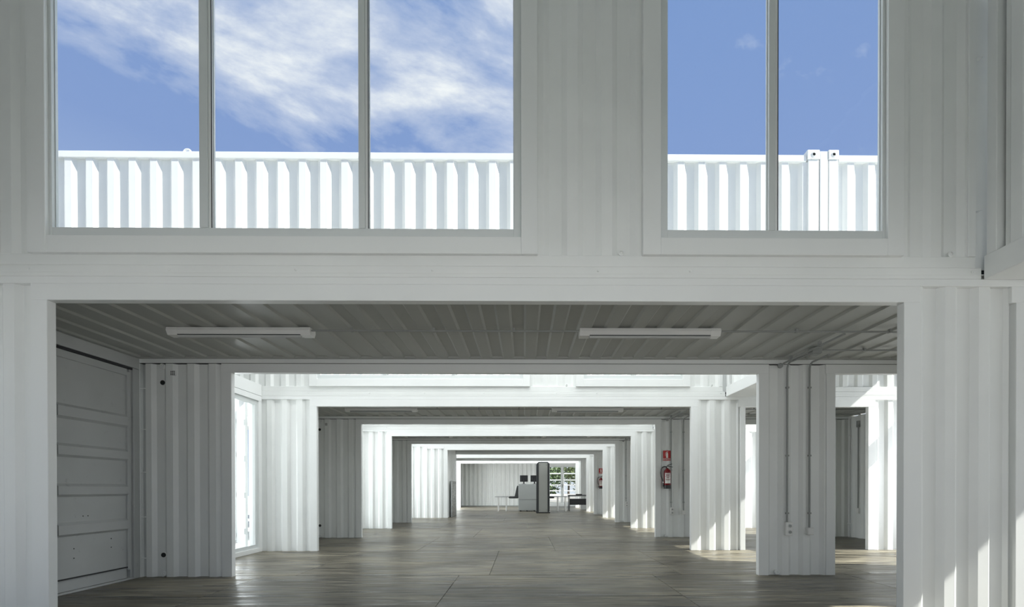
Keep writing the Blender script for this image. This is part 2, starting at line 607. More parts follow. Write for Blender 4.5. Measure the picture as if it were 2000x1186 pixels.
dp = door_profile()
for (a, b_) in ((px0 + .03, DL / 2 - .012), (DL / 2 + .012, px1 - .03)):
    poly = [(d, h) for h, d in dp]
    vs, fs = [], []
    n_ = len(poly)
    for yy in (a + .05, b_ - .05):
        vs += [(d, yy, h) for d, h in poly] + [(-.03, yy, h) for d, h in poly]
    for i in range(n_ - 1):
        fs += [(i, i + 1, 2 * n_ + i + 1, 2 * n_ + i), (n_ + i, 3 * n_ + i, 3 * n_ + i + 1, n_ + i + 1), (i, n_ + i, n_ + i + 1, i + 1), (2 * n_ + i, 2 * n_ + i + 1, 3 * n_ + i + 1, 3 * n_ + i)]
    fs += [(0, 2 * n_, 3 * n_, n_), (n_ - 1, 2 * n_ - 1, 4 * n_ - 1, 3 * n_ - 1)]
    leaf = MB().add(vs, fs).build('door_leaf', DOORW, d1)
    MB().box(-.03, .022, a, a + .05, .12, 2.5, .004).build('stile', DOORW, leaf)
    MB().box(-.03, .022, b_ - .05, b_, .12, 2.5, .004).build('stile', DOORW, leaf)
    MB().box(-.03, .022, a + .05, b_ - .05, 2.45, 2.53, .004).build('top_bar', DOORW, leaf)
    q = MB()
    for (yy, zz) in ((.25, .46), (.25, .36), (.72, .52), (.72, .42), (.42, .80), (.36, .80)):
        q.lathe([(.006, 0), (.006, .004), (.003, .006)], (.002, a + yy, zz), 8, 'X')
    q.build('rivet', CHARC, leaf)
    MB().box(-.03, .002, a + .05, b_ - .05, .025, .148, .003).build('kick_plate', DOORW, leaf)
    MB().box(-.02, .018, a + .05, b_ - .05, .148, .16).build('gasket_or_shade', GASKET_SHADE, leaf)
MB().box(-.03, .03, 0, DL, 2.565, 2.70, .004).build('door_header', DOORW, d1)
MB().box(-.03, .02, .08, DL - .08, 2.535, 2.56).build('gasket_or_shade', GASKET_SHADE, d1)
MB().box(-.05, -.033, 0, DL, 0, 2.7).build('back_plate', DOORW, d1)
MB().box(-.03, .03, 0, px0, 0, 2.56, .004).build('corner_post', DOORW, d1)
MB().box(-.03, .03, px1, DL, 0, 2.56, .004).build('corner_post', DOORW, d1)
MB().box(-.03, .006, px1 - .028, px1 - .002, .02, 2.55, .003).build('gasket_or_shade', DOORW, d1)
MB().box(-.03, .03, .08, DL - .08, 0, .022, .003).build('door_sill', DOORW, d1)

# lashing bars in the corner of the nearest and second containers
for k in (1, 2):
    tr_ = tag(empty('trim_%d' % k, (-4.71, BY(k) - .07, 0)), 'vertical corner channel with lashing bars beside the left opening, %s container' % ORD[k], 'trim', None, 'structure')
    MB().box(-.032, -.026, -.004, .05, 0, 2.64, .001).build('channel_side', DOORW, tr_)
    for z in (.235, .745, 1.30, 1.83, 2.335):
        MB().tube([(-.03, .0, z), (.03, .0, z)], .006, 8).build('lashing_bar', FRAMEW, tr_)


# ------------------------------------------------------------------ upper containers over the open bays
UT = 5.31
UXL = -8.44


def upper_front(k):
    """side wall of the upper container that stands on the front of container k, seen from below inside the bay"""
    y0 = FY(k)
    w = struct('wall_upper', 'upper corrugated wall with two window openings above the %s container' % ORD[k], 'wall', (0, y0, 0))
    MB().box(UXL, 3.545, .002, .06, HC + .001, 2.797, .003).build('bottom_rail', WHITE, w)
    MB().box(UXL, 3.505, .008, .07, 2.799, 2.886, .004).build('bottom_flange', WHITE, w)
    q = MB()
    for x in (-3.76, -2.70, -1.74, -.70, .57, 1.28, 3.47):
        q.lathe([(.010, 0), (.010, -.006), (.006, -.009)], (x, .003, 2.765), 10, 'Y')
    q.build('bolt', WHITE, w)
    for a, b_, z0, z1, ph in ((UXL, -3.74, 2.886, UT - .09, -3.98), (.104, .910, 2.886, UT - .09, .07), (2.917, 3.44, 2.886, UT - .09, 3.16),
                              (-3.74, .104, 5.20, UT - .09, 0), (.91, 2.917, 5.20, UT - .09, 0)):
        MB().sheet(corr(a, b_, .016, phase=ph, depth=.030), z0, z1).build('corrugated_panel', WHITE, w)
    MB().box(UXL, 3.55, .0, .07, UT - .09, UT, .004).build('top_rail', FRAMEW, w)
    # rounded drain bosses at the sheet foot
    for x in (.75, 3.31):
        q = MB(); q.lathe([(.022, .0), (.022, -.008), (.014, -.012), (.012, -.004)], (x, .014, 2.905), 16, 'Y'); q.build('boss', WHITE, w)
    MB().box(3.44, 3.50, .0, .07, 2.886, UT - .09, .004).build('corner_post', FRAMEW, w)
    MB().box(3.50, 3.74, .045, .07, 2.80, UT - .09).build('post_web', WHITE, w)
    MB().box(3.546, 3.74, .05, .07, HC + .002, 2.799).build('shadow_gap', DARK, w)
    for z in (3.25, 4.43, 5.0):
        MB().prism([(3.50, z - .012), (3.555, z + .0), (3.555, z + .012), (3.50, z)], .004, .045, 'Y').build('lashing_bar', FRAMEW, w)
    return w


def window(name, k, x0, x1, mull, label, fwl, fwr):
    """x0,x1 outer trim; mull: mullion spans; trim tube stands proud, aluminium frame set back"""
    y0 = FY(k)
    w = tag(empty(name, (0, y0, 0)), label, 'window', None, 'structure')
    z0, z1, tw = 2.878, 5.20, .13
    pr, tl_, tr2 = -.028, .138, .125
    MB().box(x0, x0 + tl_, pr, .05, z0, z1, .003).build('trim_side', FRAMEW, w)
    MB().box(x1 - tr2, x1, pr, .05, z0, z1, .003).build('trim_side', FRAMEW, w)
    MB().box(x0 + tl_, x1 - tr2, pr, .05, z0, z0 + tw, .003).build('trim_sill', FRAMEW, w)
    MB().box(x0 + tl_, x1 - tr2, pr, .05, z1 - tw, z1, .003).build('trim_head', FRAMEW, w)
    fa, fb, fz0, fz1 = x0 + tl_, x1 - tr2, z0 + tw, z1 - tw
    fh = .074
    f = MB()
    f.box(fa, fa + fwl, .004, .06, fz0, fz1, .002); f.box(fb - fwr, fb, .004, .06, fz0, fz1, .002)
    f.box(fa + fwl, fb - fwr, .004, .06, fz0, fz0 + fh, .002); f.box(fa + fwl, fb - fwr, .004, .06, fz1 - fh, fz1, .002)
    f.build('window_frame', ALU, w)
    edges = [fa + fwl]
    for (p, q) in mull:
        mu = MB().box(p, q - .026, .0, .06, fz0 + fh, fz1 - fh, .003).build('mullion', ALU, w)
        MB().box(q - .026, q, .014, .06, fz0 + fh, fz1 - fh, .002).build('sash_edge', FRAMEW, mu)
        MB().box(q - .004, q + .001, .010, .016, fz0 + fh, fz1 - fh).build('gasket_or_shade', GASKET_SHADE, mu)
        edges += [p, q]
    edges.append(fb - fwr)
    for i in range(0, len(edges), 2):
        MB().box(edges[i] - .004, edges[i + 1] + .004, .034, .040, fz0 + fh - .004, fz1 - fh + .004).build('pane', GLASS, w)
        q = MB()
        q.box(edges[i], edges[i] + .004, .030, .034, fz0 + fh, fz1 - fh)
        q.box(edges[i + 1] - .004, edges[i + 1], .030, .034, fz0 + fh, fz1 - fh)
        q.build('gasket_or_shade', GREYM, w)
    return w


uw = upper_front(1)
wa = window('window_1', 1, -3.741, .105, ((-2.468, -2.379), (-1.261, -1.187)), 'wide three-pane upper window with sky and clouds, above the nearest container', .022, .056)
wb_ = window('window_2', 1, .909, 2.918, ((1.889, 1.964),), 'two-pane upper window with plain blue sky, above the nearest container', .06, .022)
for k in range(2, 7):
    dy = (0, FY(k), 0)
    clone(uw, dy, 'upper corrugated wall with two window openings above the %s container' % ORD[k])
    if k < 4:
        a = clone(wa, dy, 'long white sill and frame of the wide upper window above the %s container' % ORD[k]); a.name = 'window_%d' % (2 * k - 1)
        a = clone(wb_, dy, 'white sill and frame of the shorter upper window above the %s container' % ORD[k]); a.name = 'window_%d' % (2 * k)
    # right-hand upper container
for k in range(1, 7):
    y0 = FY(k)
    w = struct('wall_upper', 'upper corrugated wall right of the end beam, above the %s container' % ORD[k], 'wall', (0, y0, 0))
    MB().box(3.99, XE1, .002, .06, HC + .001, 2.797, .003).build('bottom_rail', WHITE, w)
    MB().box(3.99, XE1, .008, .07, 2.799, 2.886, .004).build('bottom_flange', WHITE, w)
    MB().sheet(corr(3.99, XE1, .016, phase=4.05, depth=.030), 2.886, UT - .09).build('corrugated_panel', WHITE, w)
    MB().box(3.99, XE1, .0, .07, UT - .09, UT, .004).build('top_rail', FRAMEW, w)


def upper_rear(k):
    """outer side of the upper container standing over the bay behind container k, facing the camera"""
    y0 = BY(k) - .002
    nm = ORD[k]
    w = struct('wall_outer', 'sunlit white corrugated container side with lifting eye, standing behind the roof of the %s container' % nm, 'wall', (0, y0, 0))
    MB().sheet(corr(UXL + .15, 3.60, .012, phase=-5.726), 2.80, UT - .085).build('corrugated_panel', WHITE, w)
    MB().box(UXL, 3.58, .0, .06, UT - .085, UT, .006).build('top_rail', FRAMEW, w)
    MB().box(UXL, 3.74, .0, .08, HC + .03, 2.80, .004).build('bottom_rail', FRAMEW, w)
    MB().box(3.595, 3.735, -.004, .1, 2.80, UT - .06, .006).build('corner_post', FRAMEW, w)
    q = MB().box(3.583, 3.742, -.012, .15, UT - .06, UT + .06, .006).build('corner_casting', FRAMEW, w)
    MB().lathe([(.030, 0), (.030, -.004), (.020, -.006), (.018, .0)], (3.665, -.012, UT), 16, 'Y').build('casting_hole', WHITE, q)
    q = MB(); q.tube([(-4.216 + .045 * cos(a), .03, UT - .005 + .045 * sin(a)) for a in [pi * i / 10 for i in range(11)]], .012, 8)
    q.build('lifting_eye', FRAMEW, w)
    w2 = struct('wall_outer', 'right-hand sunlit container side beyond the corner castings, behind the roof of the %s container' % nm, 'wall', (0, y0, 0))
    MB().sheet(corr(3.97, XE1, .012, phase=4.105), 2.80, UT - .085).build('corrugated_panel', WHITE, w2)
    MB().box(3.985, XE1, .0, .06, UT - .085, UT, .006).build('top_rail', FRAMEW, w2)
    MB().box(3.85, XE1, .0, .08, HC + .03, 2.80, .004).build('bottom_rail', FRAMEW, w2)
    MB().box(3.858, 3.98, -.004, .1, 2.80, UT - .06, .006).build('corner_post', FRAMEW, w2)
    q = MB().box(3.852, 3.985, -.012, .15, UT - .06, UT + .06, .006).build('corner_casting', FRAMEW, w2)
    MB().lathe([(.030, 0), (.030, -.004), (.020, -.006), (.018, .0)], (3.92, -.012, UT), 16, 'Y').build('casting_hole', WHITE, q)
    MB().box(3.745, 3.85, -.006, .03, 2.80, UT + .045, .006).build('joint_cover', FRAMEW, w2)


for k in range(0, 6):
    upper_rear(k)
for k in range(0, 6):
    ya, yb = BY(k), FY(k + 1)
    pos = ['over the camera', 'over the first bay beyond', 'over the second bay beyond', 'over the third bay beyond', 'over the fourth bay beyond', 'over the last bay'][k]
    r = struct('ceiling', 'high white roof of the double-height bay %s' % pos, 'ceiling', (0, ya, 0))
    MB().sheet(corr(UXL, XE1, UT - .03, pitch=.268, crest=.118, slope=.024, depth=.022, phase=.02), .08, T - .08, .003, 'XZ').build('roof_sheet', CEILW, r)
    MB().box(UXL, XE1, .05, T - .05, UT - .004, UT).build('roof_skin', WHITE, r)
    # pair of end beams and end walls between the two upper containers
    e = struct('wall_end', 'white end wall and bottom beam between two upper containers, bay %s' % pos, 'wall', (0, ya, 0))
    MB().box(3.555, 3.985, .09, T - .004, HC - .005, 2.885, .004).build('end_beam', FRAMEW, e)
    MB().sheet(corr(.12, T - .12, 3.575, phase=.03), 2.885, UT - .05, .004, 'YX').build('corrugated_panel', WHITE, e)
    MB().sheet(corr(.12, T - .12, 3.93, phase=.03), 2.885, UT - .05, .004, 'YX').build('corrugated_panel', WHITE, e)
    for a in (.1, T - .1):
        MB().box(3.56, 3.98, a, a + .09 if a < 1 else a + .08, 2.885, UT - .05, .004).build('corner_post', FRAMEW, e)
    # left: floor of the part that runs on outside, above the glazed end
    g = struct('floor_upper', 'white underside and end beam of upper container past the glazed left end, bay %s' % pos, 'floor', (0, ya, 0))
    MB().box(UXL, -4.57, .004, T - .004, HC - .005, 2.905, .004).build('floor_slab', FRAMEW, g)
    MB().box(UXL, UXL + .05, .08, T - .08, 2.906, UT - .05).build('end_panel', FRAMEW, g)
    # glazed ends at ground level
    for sx, xx, sd in ((-1, -4.62, 'left'), (1, 7.34, 'right')):
        dn = 'door_%d' % (2 + 2 * k + (0 if sx < 0 else 1))
        dd = tag(empty(dn, (xx, ya, 0)), 'tall glazed door in white frame at the %s end of the bay %s' % (sd, pos), 'door', None, 'structure')
        hi = 2.70
        MB().box(-.05, .05, .08, T - .004, 0, .075, .003).build('bottom_rail', FRAMEW, dd)
        MB().box(-.05, .05, .08, T - .004, 2.61, hi, .003).build('top_rail', FRAMEW, dd)
        MB().box(-.05, .05, T - .10, T - .004, .075, 2.61, .003).build('frame_post', FRAMEW, dd)
        MB().box(-.05, .05, .004, .10, .075, 2.61, .003).build('frame_post', FRAMEW, dd)
        q = MB(); q.box(-.03, .02, .10, T - .10, .075, .135, .003); q.box(-.03, .02, .10, T - .10, 2.535, 2.61, .003)
        q.box(-.03, .02, T - .165, T - .10, .135, 2.535, .003); q.box(-.03, .02, .10, .165, .135, 2.535, .003)
        q.box(-.03, .02, T / 2 - .04, T / 2 + .04, .135, 2.535, .003)
        q.build('sash', ALU, dd)
        for a, b_ in ((.165, T / 2 - .04), (T / 2 + .04, T - .165)):
            MB().box(-.01, -.004, a, b_, .135, 2.535).build('pane', GLASS, dd)
    # upper right end with a window band
    u = struct('wall_upper_end', 'white upper end wall with window band at the right of the bay %s' % pos, 'wall', (XE1 - .05, ya, 0))
    MB().box(0, .05, 0, T, HC, 2.92).build('bottom_rail', FRAMEW, u)
    MB().box(0, .05, 0, T, 3.95, UT).build('end_panel', FRAMEW, u)
    MB().box(.02, .026, 0, T, 2.92, 3.95).build('pane', GLASS, u)

# ajar door leaf outside the glazed left end of the first bay
lf = tag(empty('container_door_leaf', (-4.86, FY(2) + .03, 0), radians(127)), 'white steel container door leaf standing ajar outside the tall left glass door', 'door')
MB().box(0, 1.16, -.02, .02, .06, 2.60, .004).build('door_leaf', FRAMEW, lf)
for z in (.35, .98, 1.62, 2.25):
    MB().box(-.03, .05, .0, .045, z - .05, z + .05, .004).build('hinge', FRAMEW, lf)
for z in (.2, .98, 1.75, 2.4):
    MB().box(1.12, 1.20, .0, .05, z - .04, z + .04, .004).build('lock_bracket', GREYM, lf)
MB().tube([(1.10, .04, .1), (1.10, .04, 2.58)], .014, 8).build('lock_rod', FRAMEW, lf)

# infill panel in the left part of the fourth container's opening, cross wall behind it
w = struct('wall_infill', 'white corrugated infill wall narrowing the opening of the fourth container', 'wall', (0, FY(4), 0))
MB().box(-3.60, -2.98, -.006, .011, 2.575, 2.654, .002).build('top_rail', FRAMEW, w)
w = struct('wall_partition', 'white corrugated cross wall behind the leaning steel panel, fourth container', 'wall', (-2.92, FY(4) + .08, 0))
MB().sheet(corr(.0, T - .16, .02, phase=.03), 0, 2.69, .004, 'YX').build('corrugated_panel', WHITE, w)

# ------------------------------------------------------------------ last container: closed rear wall with glass doors
yb = BY(6) - .08
w = struct('wall_back', 'white corrugated rear wall closing the far end of the building', 'wall', (0, yb, 0))
MB().sheet(corr(XE0 + .1, 1.40, .012, phase=-3.9), .05, 2.66).build('corrugated_panel', WHITE, w)
MB().box(1.40, 1.53, .0, .07, .0, 2.62, .003).build('frame_post', FRAMEW, w)
MB().box(3.23, 3.40, .0, .07, .0, 2.62, .003).build('frame_post', FRAMEW, w)
MB().box(1.40, 3.40, .0, .07, 2.48, 2.66, .003).build('frame_header', FRAMEW, w)
MB().box(1.53, 3.23, .0, .07, .0, .18, .003).build('frame_sill', FRAMEW, w)
MB().sheet(corr(3.40, XE1 - .1, .012, phase=3.5), .05, 2.66).build('corrugated_panel', WHITE, w)
MB().box(XE0, XE1, .0, .07, 2.66, 2.70, .003).build('top_rail', FRAMEW, w)
MB().box(XE0, 1.40, -.005, .07, .0, .05, .003).build('bottom_rail', GREYM, w)
dd = tag(empty('door_14', (0, yb + .02, 0)), 'pair of glazed doors in the rear wall with terrace and trees outside', 'door', None, 'structure')
for a, b_ in ((1.535, 2.335), (2.395, 3.225)):
    q = MB()
    q.box(a, a + .06, 0, .04, .185, 2.47, .003); q.box(b_ - .06, b_, 0, .04, .185, 2.47, .003)
    q.box(a + .06, b_ - .06, 0, .04, .185, .25, .003); q.box(a + .06, b_ - .06, 0, .04, 2.41, 2.47, .003)
    lf_ = q.build('door_leaf', ALU, dd)
    MB().box(a + .06, b_ - .06, .018, .024, .25, 2.41).build('pane', GLASS, lf_)
MB().box(2.336, 2.394, -.01, .05, .185, 2.47, .003).build('meeting_post', FRAMEW, dd)
MB().box(2.35, 2.375, -.05, -.012, 1.15, 1.35, .003).build('handle', BLACK, dd)

# ------------------------------------------------------------------ outdoors
MB().box(-60, 60, -30, 90, -.40, -.22).build('ground', CONC)
gr = bpy.data.objects['ground']; tag(gr, 'pale concrete ground around the building', 'ground', None, 'structure')
for i in range(2):
    s = MB().box(-2.5, 9, 34.5 + i * 1.5, 36.0 + i * 1.5 - .005, -.221, .25 + i * .42, .02).build('terrace_step', CONC)
    tag(s, ['lower', 'upper'][i] + ' pale concrete terrace step outside the rear glass doors', 'step')
rl = tag(empty('railing', (0, 34.2, -.22)), 'white horizontal-bar railing outside the rear glass doors', 'railing')
for z in (.8, 1.15, 1.55, 1.9, 2.35):
    MB().tube([(-1.5, 0, z), (7, 0, z)], .034, 8).build('rail', FRAMEW, rl)
for x in (-1.5, .6, 2.75, 4.9, 7):
    MB().tube([(x, 0, 0), (x, 0, 2.37)], .03, 8).build('post', FRAMEW, rl)


def leaf_mesh(n, rx, rz, seed):
    rnd = random.Random(seed); q = MB()
    for i in range(n):
        while True:
            p = Vector((rnd.uniform(-1, 1), rnd.uniform(-1, 1), rnd.uniform(-1, 1)))
            if .35 < p.length < 1: break
        c = Vector((p.x * rx, p.y * rx, p.z * rz)) * (1 + .15 * sin(5 * p.x + 3 * p.z))
        u = Vector((rnd.uniform(-1, 1), rnd.uniform(-1, 1), rnd.uniform(-1, 1))).normalized()
        v = u.orthogonal().normalized(); s_ = rnd.uniform(.09, .17)
        q.add([c - u * s_, c + v * s_ * .55, c + u * s_, c - v * s_ * .55], [(0, 1, 2, 3)])
    return q.mesh('foliage', LEAF)


LM = [leaf_mesh(1700, 1.6, 1.5, 1), leaf_mesh(1700, 1.5, 1.7, 2)]
tl = ['leafy tree left of the rear doors beyond the terrace', 'leafy tree seen through the left rear glass door', 'tall leafy tree seen between the two rear glass doors',
      'leafy tree seen through the right rear glass door', 'leafy tree at the right beyond the terrace']
for i, (x, y, h) in enumerate(((-2.5, 42, 2.4), (1.7, 40, 2.2), (4.0, 44.5, 3.2), (5.4, 40, 2.3), (9.5, 42, 2.6))):
    tr_ = tag(empty('tree', (x, y, -.22)), tl[i], 'tree', 'trees beyond the terrace')
    MB().tube([(0, 0, 0), (.05, .02, h * .45), (.0, .05, h)], .1, 8, True, [.13, .09, .05]).build('trunk', BARK, tr_)
    put('crown', LM[i % 2], tr_, (0, 0, h), i * 1.3)

# ------------------------------------------------------------------ luminaires and conduits
def luminaire():
    L = .71
    r = empty('ceiling_light', (0, 0, 2.70))
    q = MB(); q.prism([(-.062, 0), (.062, 0), (.068, -.03), (.045, -.068), (-.045, -.068), (-.068, -.03)], -L + .10, L - .10, 'X'); q.build('housing', PLASTW, r)
    for s in (-1, 1):
        q = MB(); a, b_ = (L - .10, L) if s > 0 else (-L, -L + .10)
        q.prism([(-.066, 0), (.066, 0), (.072, -.03), (.048, -.073), (-.048, -.073), (-.072, -.03)], a, b_, 'X'); q.build('end_cap', PLASTW, r)
    MB().tube([(-L + .10, -.03, -.078), (L - .10, -.03, -.078)], .017, 12).build('tube', TUBE, r)
    MB().box(-L + .10, L - .10, -.055, -.005, -.0705, -.066).build('tube_slot', BLACK, r)
    return r


lum = luminaire()
first = True
for k in (1, 2, 3):
    for i, xc in enumerate((-2.84, 1.27)):
        lab = 'unlit white twin-cap tube light on the ceiling, %s, %s container' % (('left one', 'right one')[i], ORD[k])
        loc = (xc, FY(k) + 1.21, 2.70)
        if first:
            lum.location = loc; tag(lum, lab, 'ceiling light', 'tube lights under the container roofs'); first = False
        else:
            clone(lum, loc, lab)


def conduits(k):
    y0 = FY(k)
    ym, z = y0 + 1.16, 2.672
    nm = ORD[k]
    # run along the roof between the lights and on to the right
    c = tag(empty('conduit', (0, ym, z)), 'thin grey ceiling conduit linking the two tube lights, %s container' % nm, 'conduit', 'grey conduits')
    MB().tube([(-2.12, 0, 0), (.55, 0, 0)], .010, 8).build('pipe', PVC, c)
    for x in (-1.72, -.9, -.1):
        MB().box(x - .012, x + .012, -.016, .016, -.012, .028).build('clip', PVC, c)
    c = tag(empty('conduit', (0, ym, z)), 'thin grey ceiling conduit running right from the right tube light, %s container' % nm, 'conduit', 'grey conduits')
    MB().tube([(1.99, 0, 0), (7.2, 0, 0)], .010, 8).build('pipe', PVC, c)
    for x in (2.75, 3.7, 4.6):
        MB().box(x - .012, x + .012, -.016, .016, -.012, .028).build('clip', PVC, c)
    c = tag(empty('conduit', (3.24, ym, z)), 'grey conduit crossing the ceiling diagonally in view to the wall, %s container' % nm, 'conduit', 'grey conduits')
    yw = BY(k) - .09 - ym
    MB().tube([(0, .0, -.02), (0, yw - .02, -.02), (-.035, yw + .0, -.045)], .011, 8).build('pipe', PVC, c)
    MB().lathe([(.032, 0), (.032, -.02), (.024, -.025)], (-.04, yw + .01, -.048), 14, 'Y').build('gland', PVC, c)
    for y in (.42, 1.0):
        MB().box(-.016, .016, y - .012, y + .012, -.034, .028).build('clip', PVC, c)
    b_ = tag(empty('junction_box', (3.33, ym + .66, 2.655)), 'small grey junction box on the ceiling conduit, %s container' % nm, 'junction box', 'grey junction boxes')
    MB().box(-.055, .055, -.055, .055, -.03, .04, .006).build('box_body', PVC, b_)
    MB().box(-.045, .045, -.045, .045, -.036, -.03, .002).build('lid', PVC, b_)
    c = tag(empty('conduit', (0, ym + .66, z)), 'grey conduit running right from the ceiling junction box, %s container' % nm, 'conduit', 'grey conduits')
    MB().tube([(3.39, 0, 0), (7.2, 0, 0)], .010, 8).build('pipe', PVC, c)
    for x in (3.9, 4.8):
        MB().box(x - .012, x + .012, -.016, .016, -.012, .028).build('clip', PVC, c)
    # drops down the pier
    yv = BY(k) - .078 - .012
    for x, zb, sx, lab in ((3.29, .66, 3.33, 'left'), (3.57, .60, 3.57, 'right')):
        c = tag(empty('conduit', (0, 0, 0)), 'grey conduit dropping down the pier to the %s outlet, %s container' % (('double' if lab == 'left' else 'single'), nm), 'conduit', 'grey conduits')
        y1 = ym + .66
        MB().tube([(sx, y1 + (.05 if lab == 'left' else .12), 2.655), (x, yv - .06, 2.655), (x, yv - .015, 2.635), (x, yv, 2.59), (x, yv, zb)], .0115, 8).build('pipe', PVC, c)
        for zz in (2.35, 1.5, .78):
            MB().box(x - .018, x + .018, yv - .014, yv + .014, zz - .01, zz + .01).build('clip', PVC, c)
    # outlets
    yo = BY(k) - .078
    s = tag(empty('wall_socket', (3.305, yo, .585)), 'white double wall socket on the pier between the openings, %s container' % nm, 'socket', 'white wall sockets')
    MB().box(-.042, .042, -.045, .012, -.085, .085, .006).build('back_box', PLASTW, s)
    for zz in (-.038, .038):
        q = MB().lathe([(.026, 0), (.026, -.004), (.021, -.005), (.019, .006)], (.004, -.045, zz), 18, 'Y').build('socket_face', PLASTW, s)
        MB().lathe([(.019, 0), (.019, -.003)], (.004, -.0445, zz), 16, 'Y').build('socket_recess', GREYM, q)
        e_ = MB(); e_.lathe([(.003, 0), (.003, -.004)], (-.004, -.047, zz), 8, 'Y'); e_.lathe([(.003, 0), (.003, -.004)], (.013, -.047, zz), 8, 'Y'); e_.build('pin_hole', BLACK, q)
    s = tag(empty('switch_box', (3.572, yo, .555)), 'white single blank outlet box at the foot of the right conduit, %s container' % nm, 'outlet box', 'white outlet boxes')
    MB().box(-.042, .042, -.045, .012, -.045, .045, .006).build('back_box', PLASTW, s)
    MB().box(-.034, .034, -.049, -.045, -.037, .037, .002).build('cover_plate', PLASTW, s)


for k in (1, 2, 3):
    conduits(k)

# vents, knock-out holes and ring bosses on the inner back walls
for k in (1, 2):
    yv = BY(k) - .0775 + .012
    nm = ORD[k]
    for z, wd in ((2.411, 'upper'), (.272, 'lower')):
        h = tag(empty('wall_hole', (-4.478 if k == 1 else -4.55, yv, z)), 'round black hole with pale rim, %s one on the left wall panel, %s container' % (wd, nm), 'hole', 'black holes in the left wall panel')
        MB().lathe([(.034, .034), (.034, .018), (.028, .012), (.026, .034)], (0, 0, 0), 20, 'Y').build('rim', WHITE, h)
        MB().lathe([(.029, .03), (.029, .008)], (0, 0, 0), 20, 'Y').build('bore', DARK, h)
    for z, wd in ((2.612, 'top'), (.035, 'foot')):
        h = tag(empty('ring_boss', (-4.478 if k == 1 else -4.55, yv, z)), 'white welded ring boss at the %s of the left wall panel, %s container' % (wd, nm), 'boss', 'welded ring bosses')
        MB().lathe([(.032, .03), (.032, -.004), (.018, -.006), (.016, .004), (.010, .004), (.008, -.008)], (0, 0, 0), 18, 'Y').build('ring', WHITE, h)
    v = tag(empty('air_vent', (-4.345 if k == 1 else -4.40, yv, 2.526)), 'small nine-hole air vent at the top left of the back wall, %s container' % nm, 'vent', 'small air vents')
    MB().box(-.032, .032, -.003, .02, -.032, .032, .002).build('plate', WHITE, v)
    q = MB()
    for i in (-1, 0, 1):
        for j in (-1, 0, 1):
            q.box(i * .019 - .006, i * .019 + .006, -.005, -.003, j * .019 - .006, j * .019 + .006)
    q.build('vent_holes', DARK, v)
for k in (1, 2, 3, 4):
    h = tag(empty('ring_boss', (3.175, BY(k) - .066, .04)), 'white welded ring boss at the foot of the pier, %s container' % ORD[k], 'boss', 'welded ring bosses')
    MB().lathe([(.030, .03), (.030, -.004), (.016, -.006), (.014, .004), (.010, .004), (.008, -.008)], (0, 0, 0), 18, 'Y').build('ring', WHITE, h)


# ------------------------------------------------------------------ fire extinguishers and their signs
def text_mesh(s, size, mat, name='lettering'):
    cu = bpy.data.curves.new(name, 'FONT'); cu.body = s; cu.size = size; cu.align_x = 'CENTER'; cu.align_y = 'CENTER'; cu.extrude = .0006
    o = bpy.data.objects.new(name, cu); COL.objects.link(o)
    bpy.context.view_layer.update()
    me = bpy.data.meshes.new_from_object(o.evaluated_get(bpy.context.evaluated_depsgraph_get()))
    COL.objects.unlink(o); bpy.data.objects.remove(o)
    me.transform(Matrix.Rotation(pi / 2, 4, 'X'))
    me.materials.clear(); me.materials.append(mat)
    return me


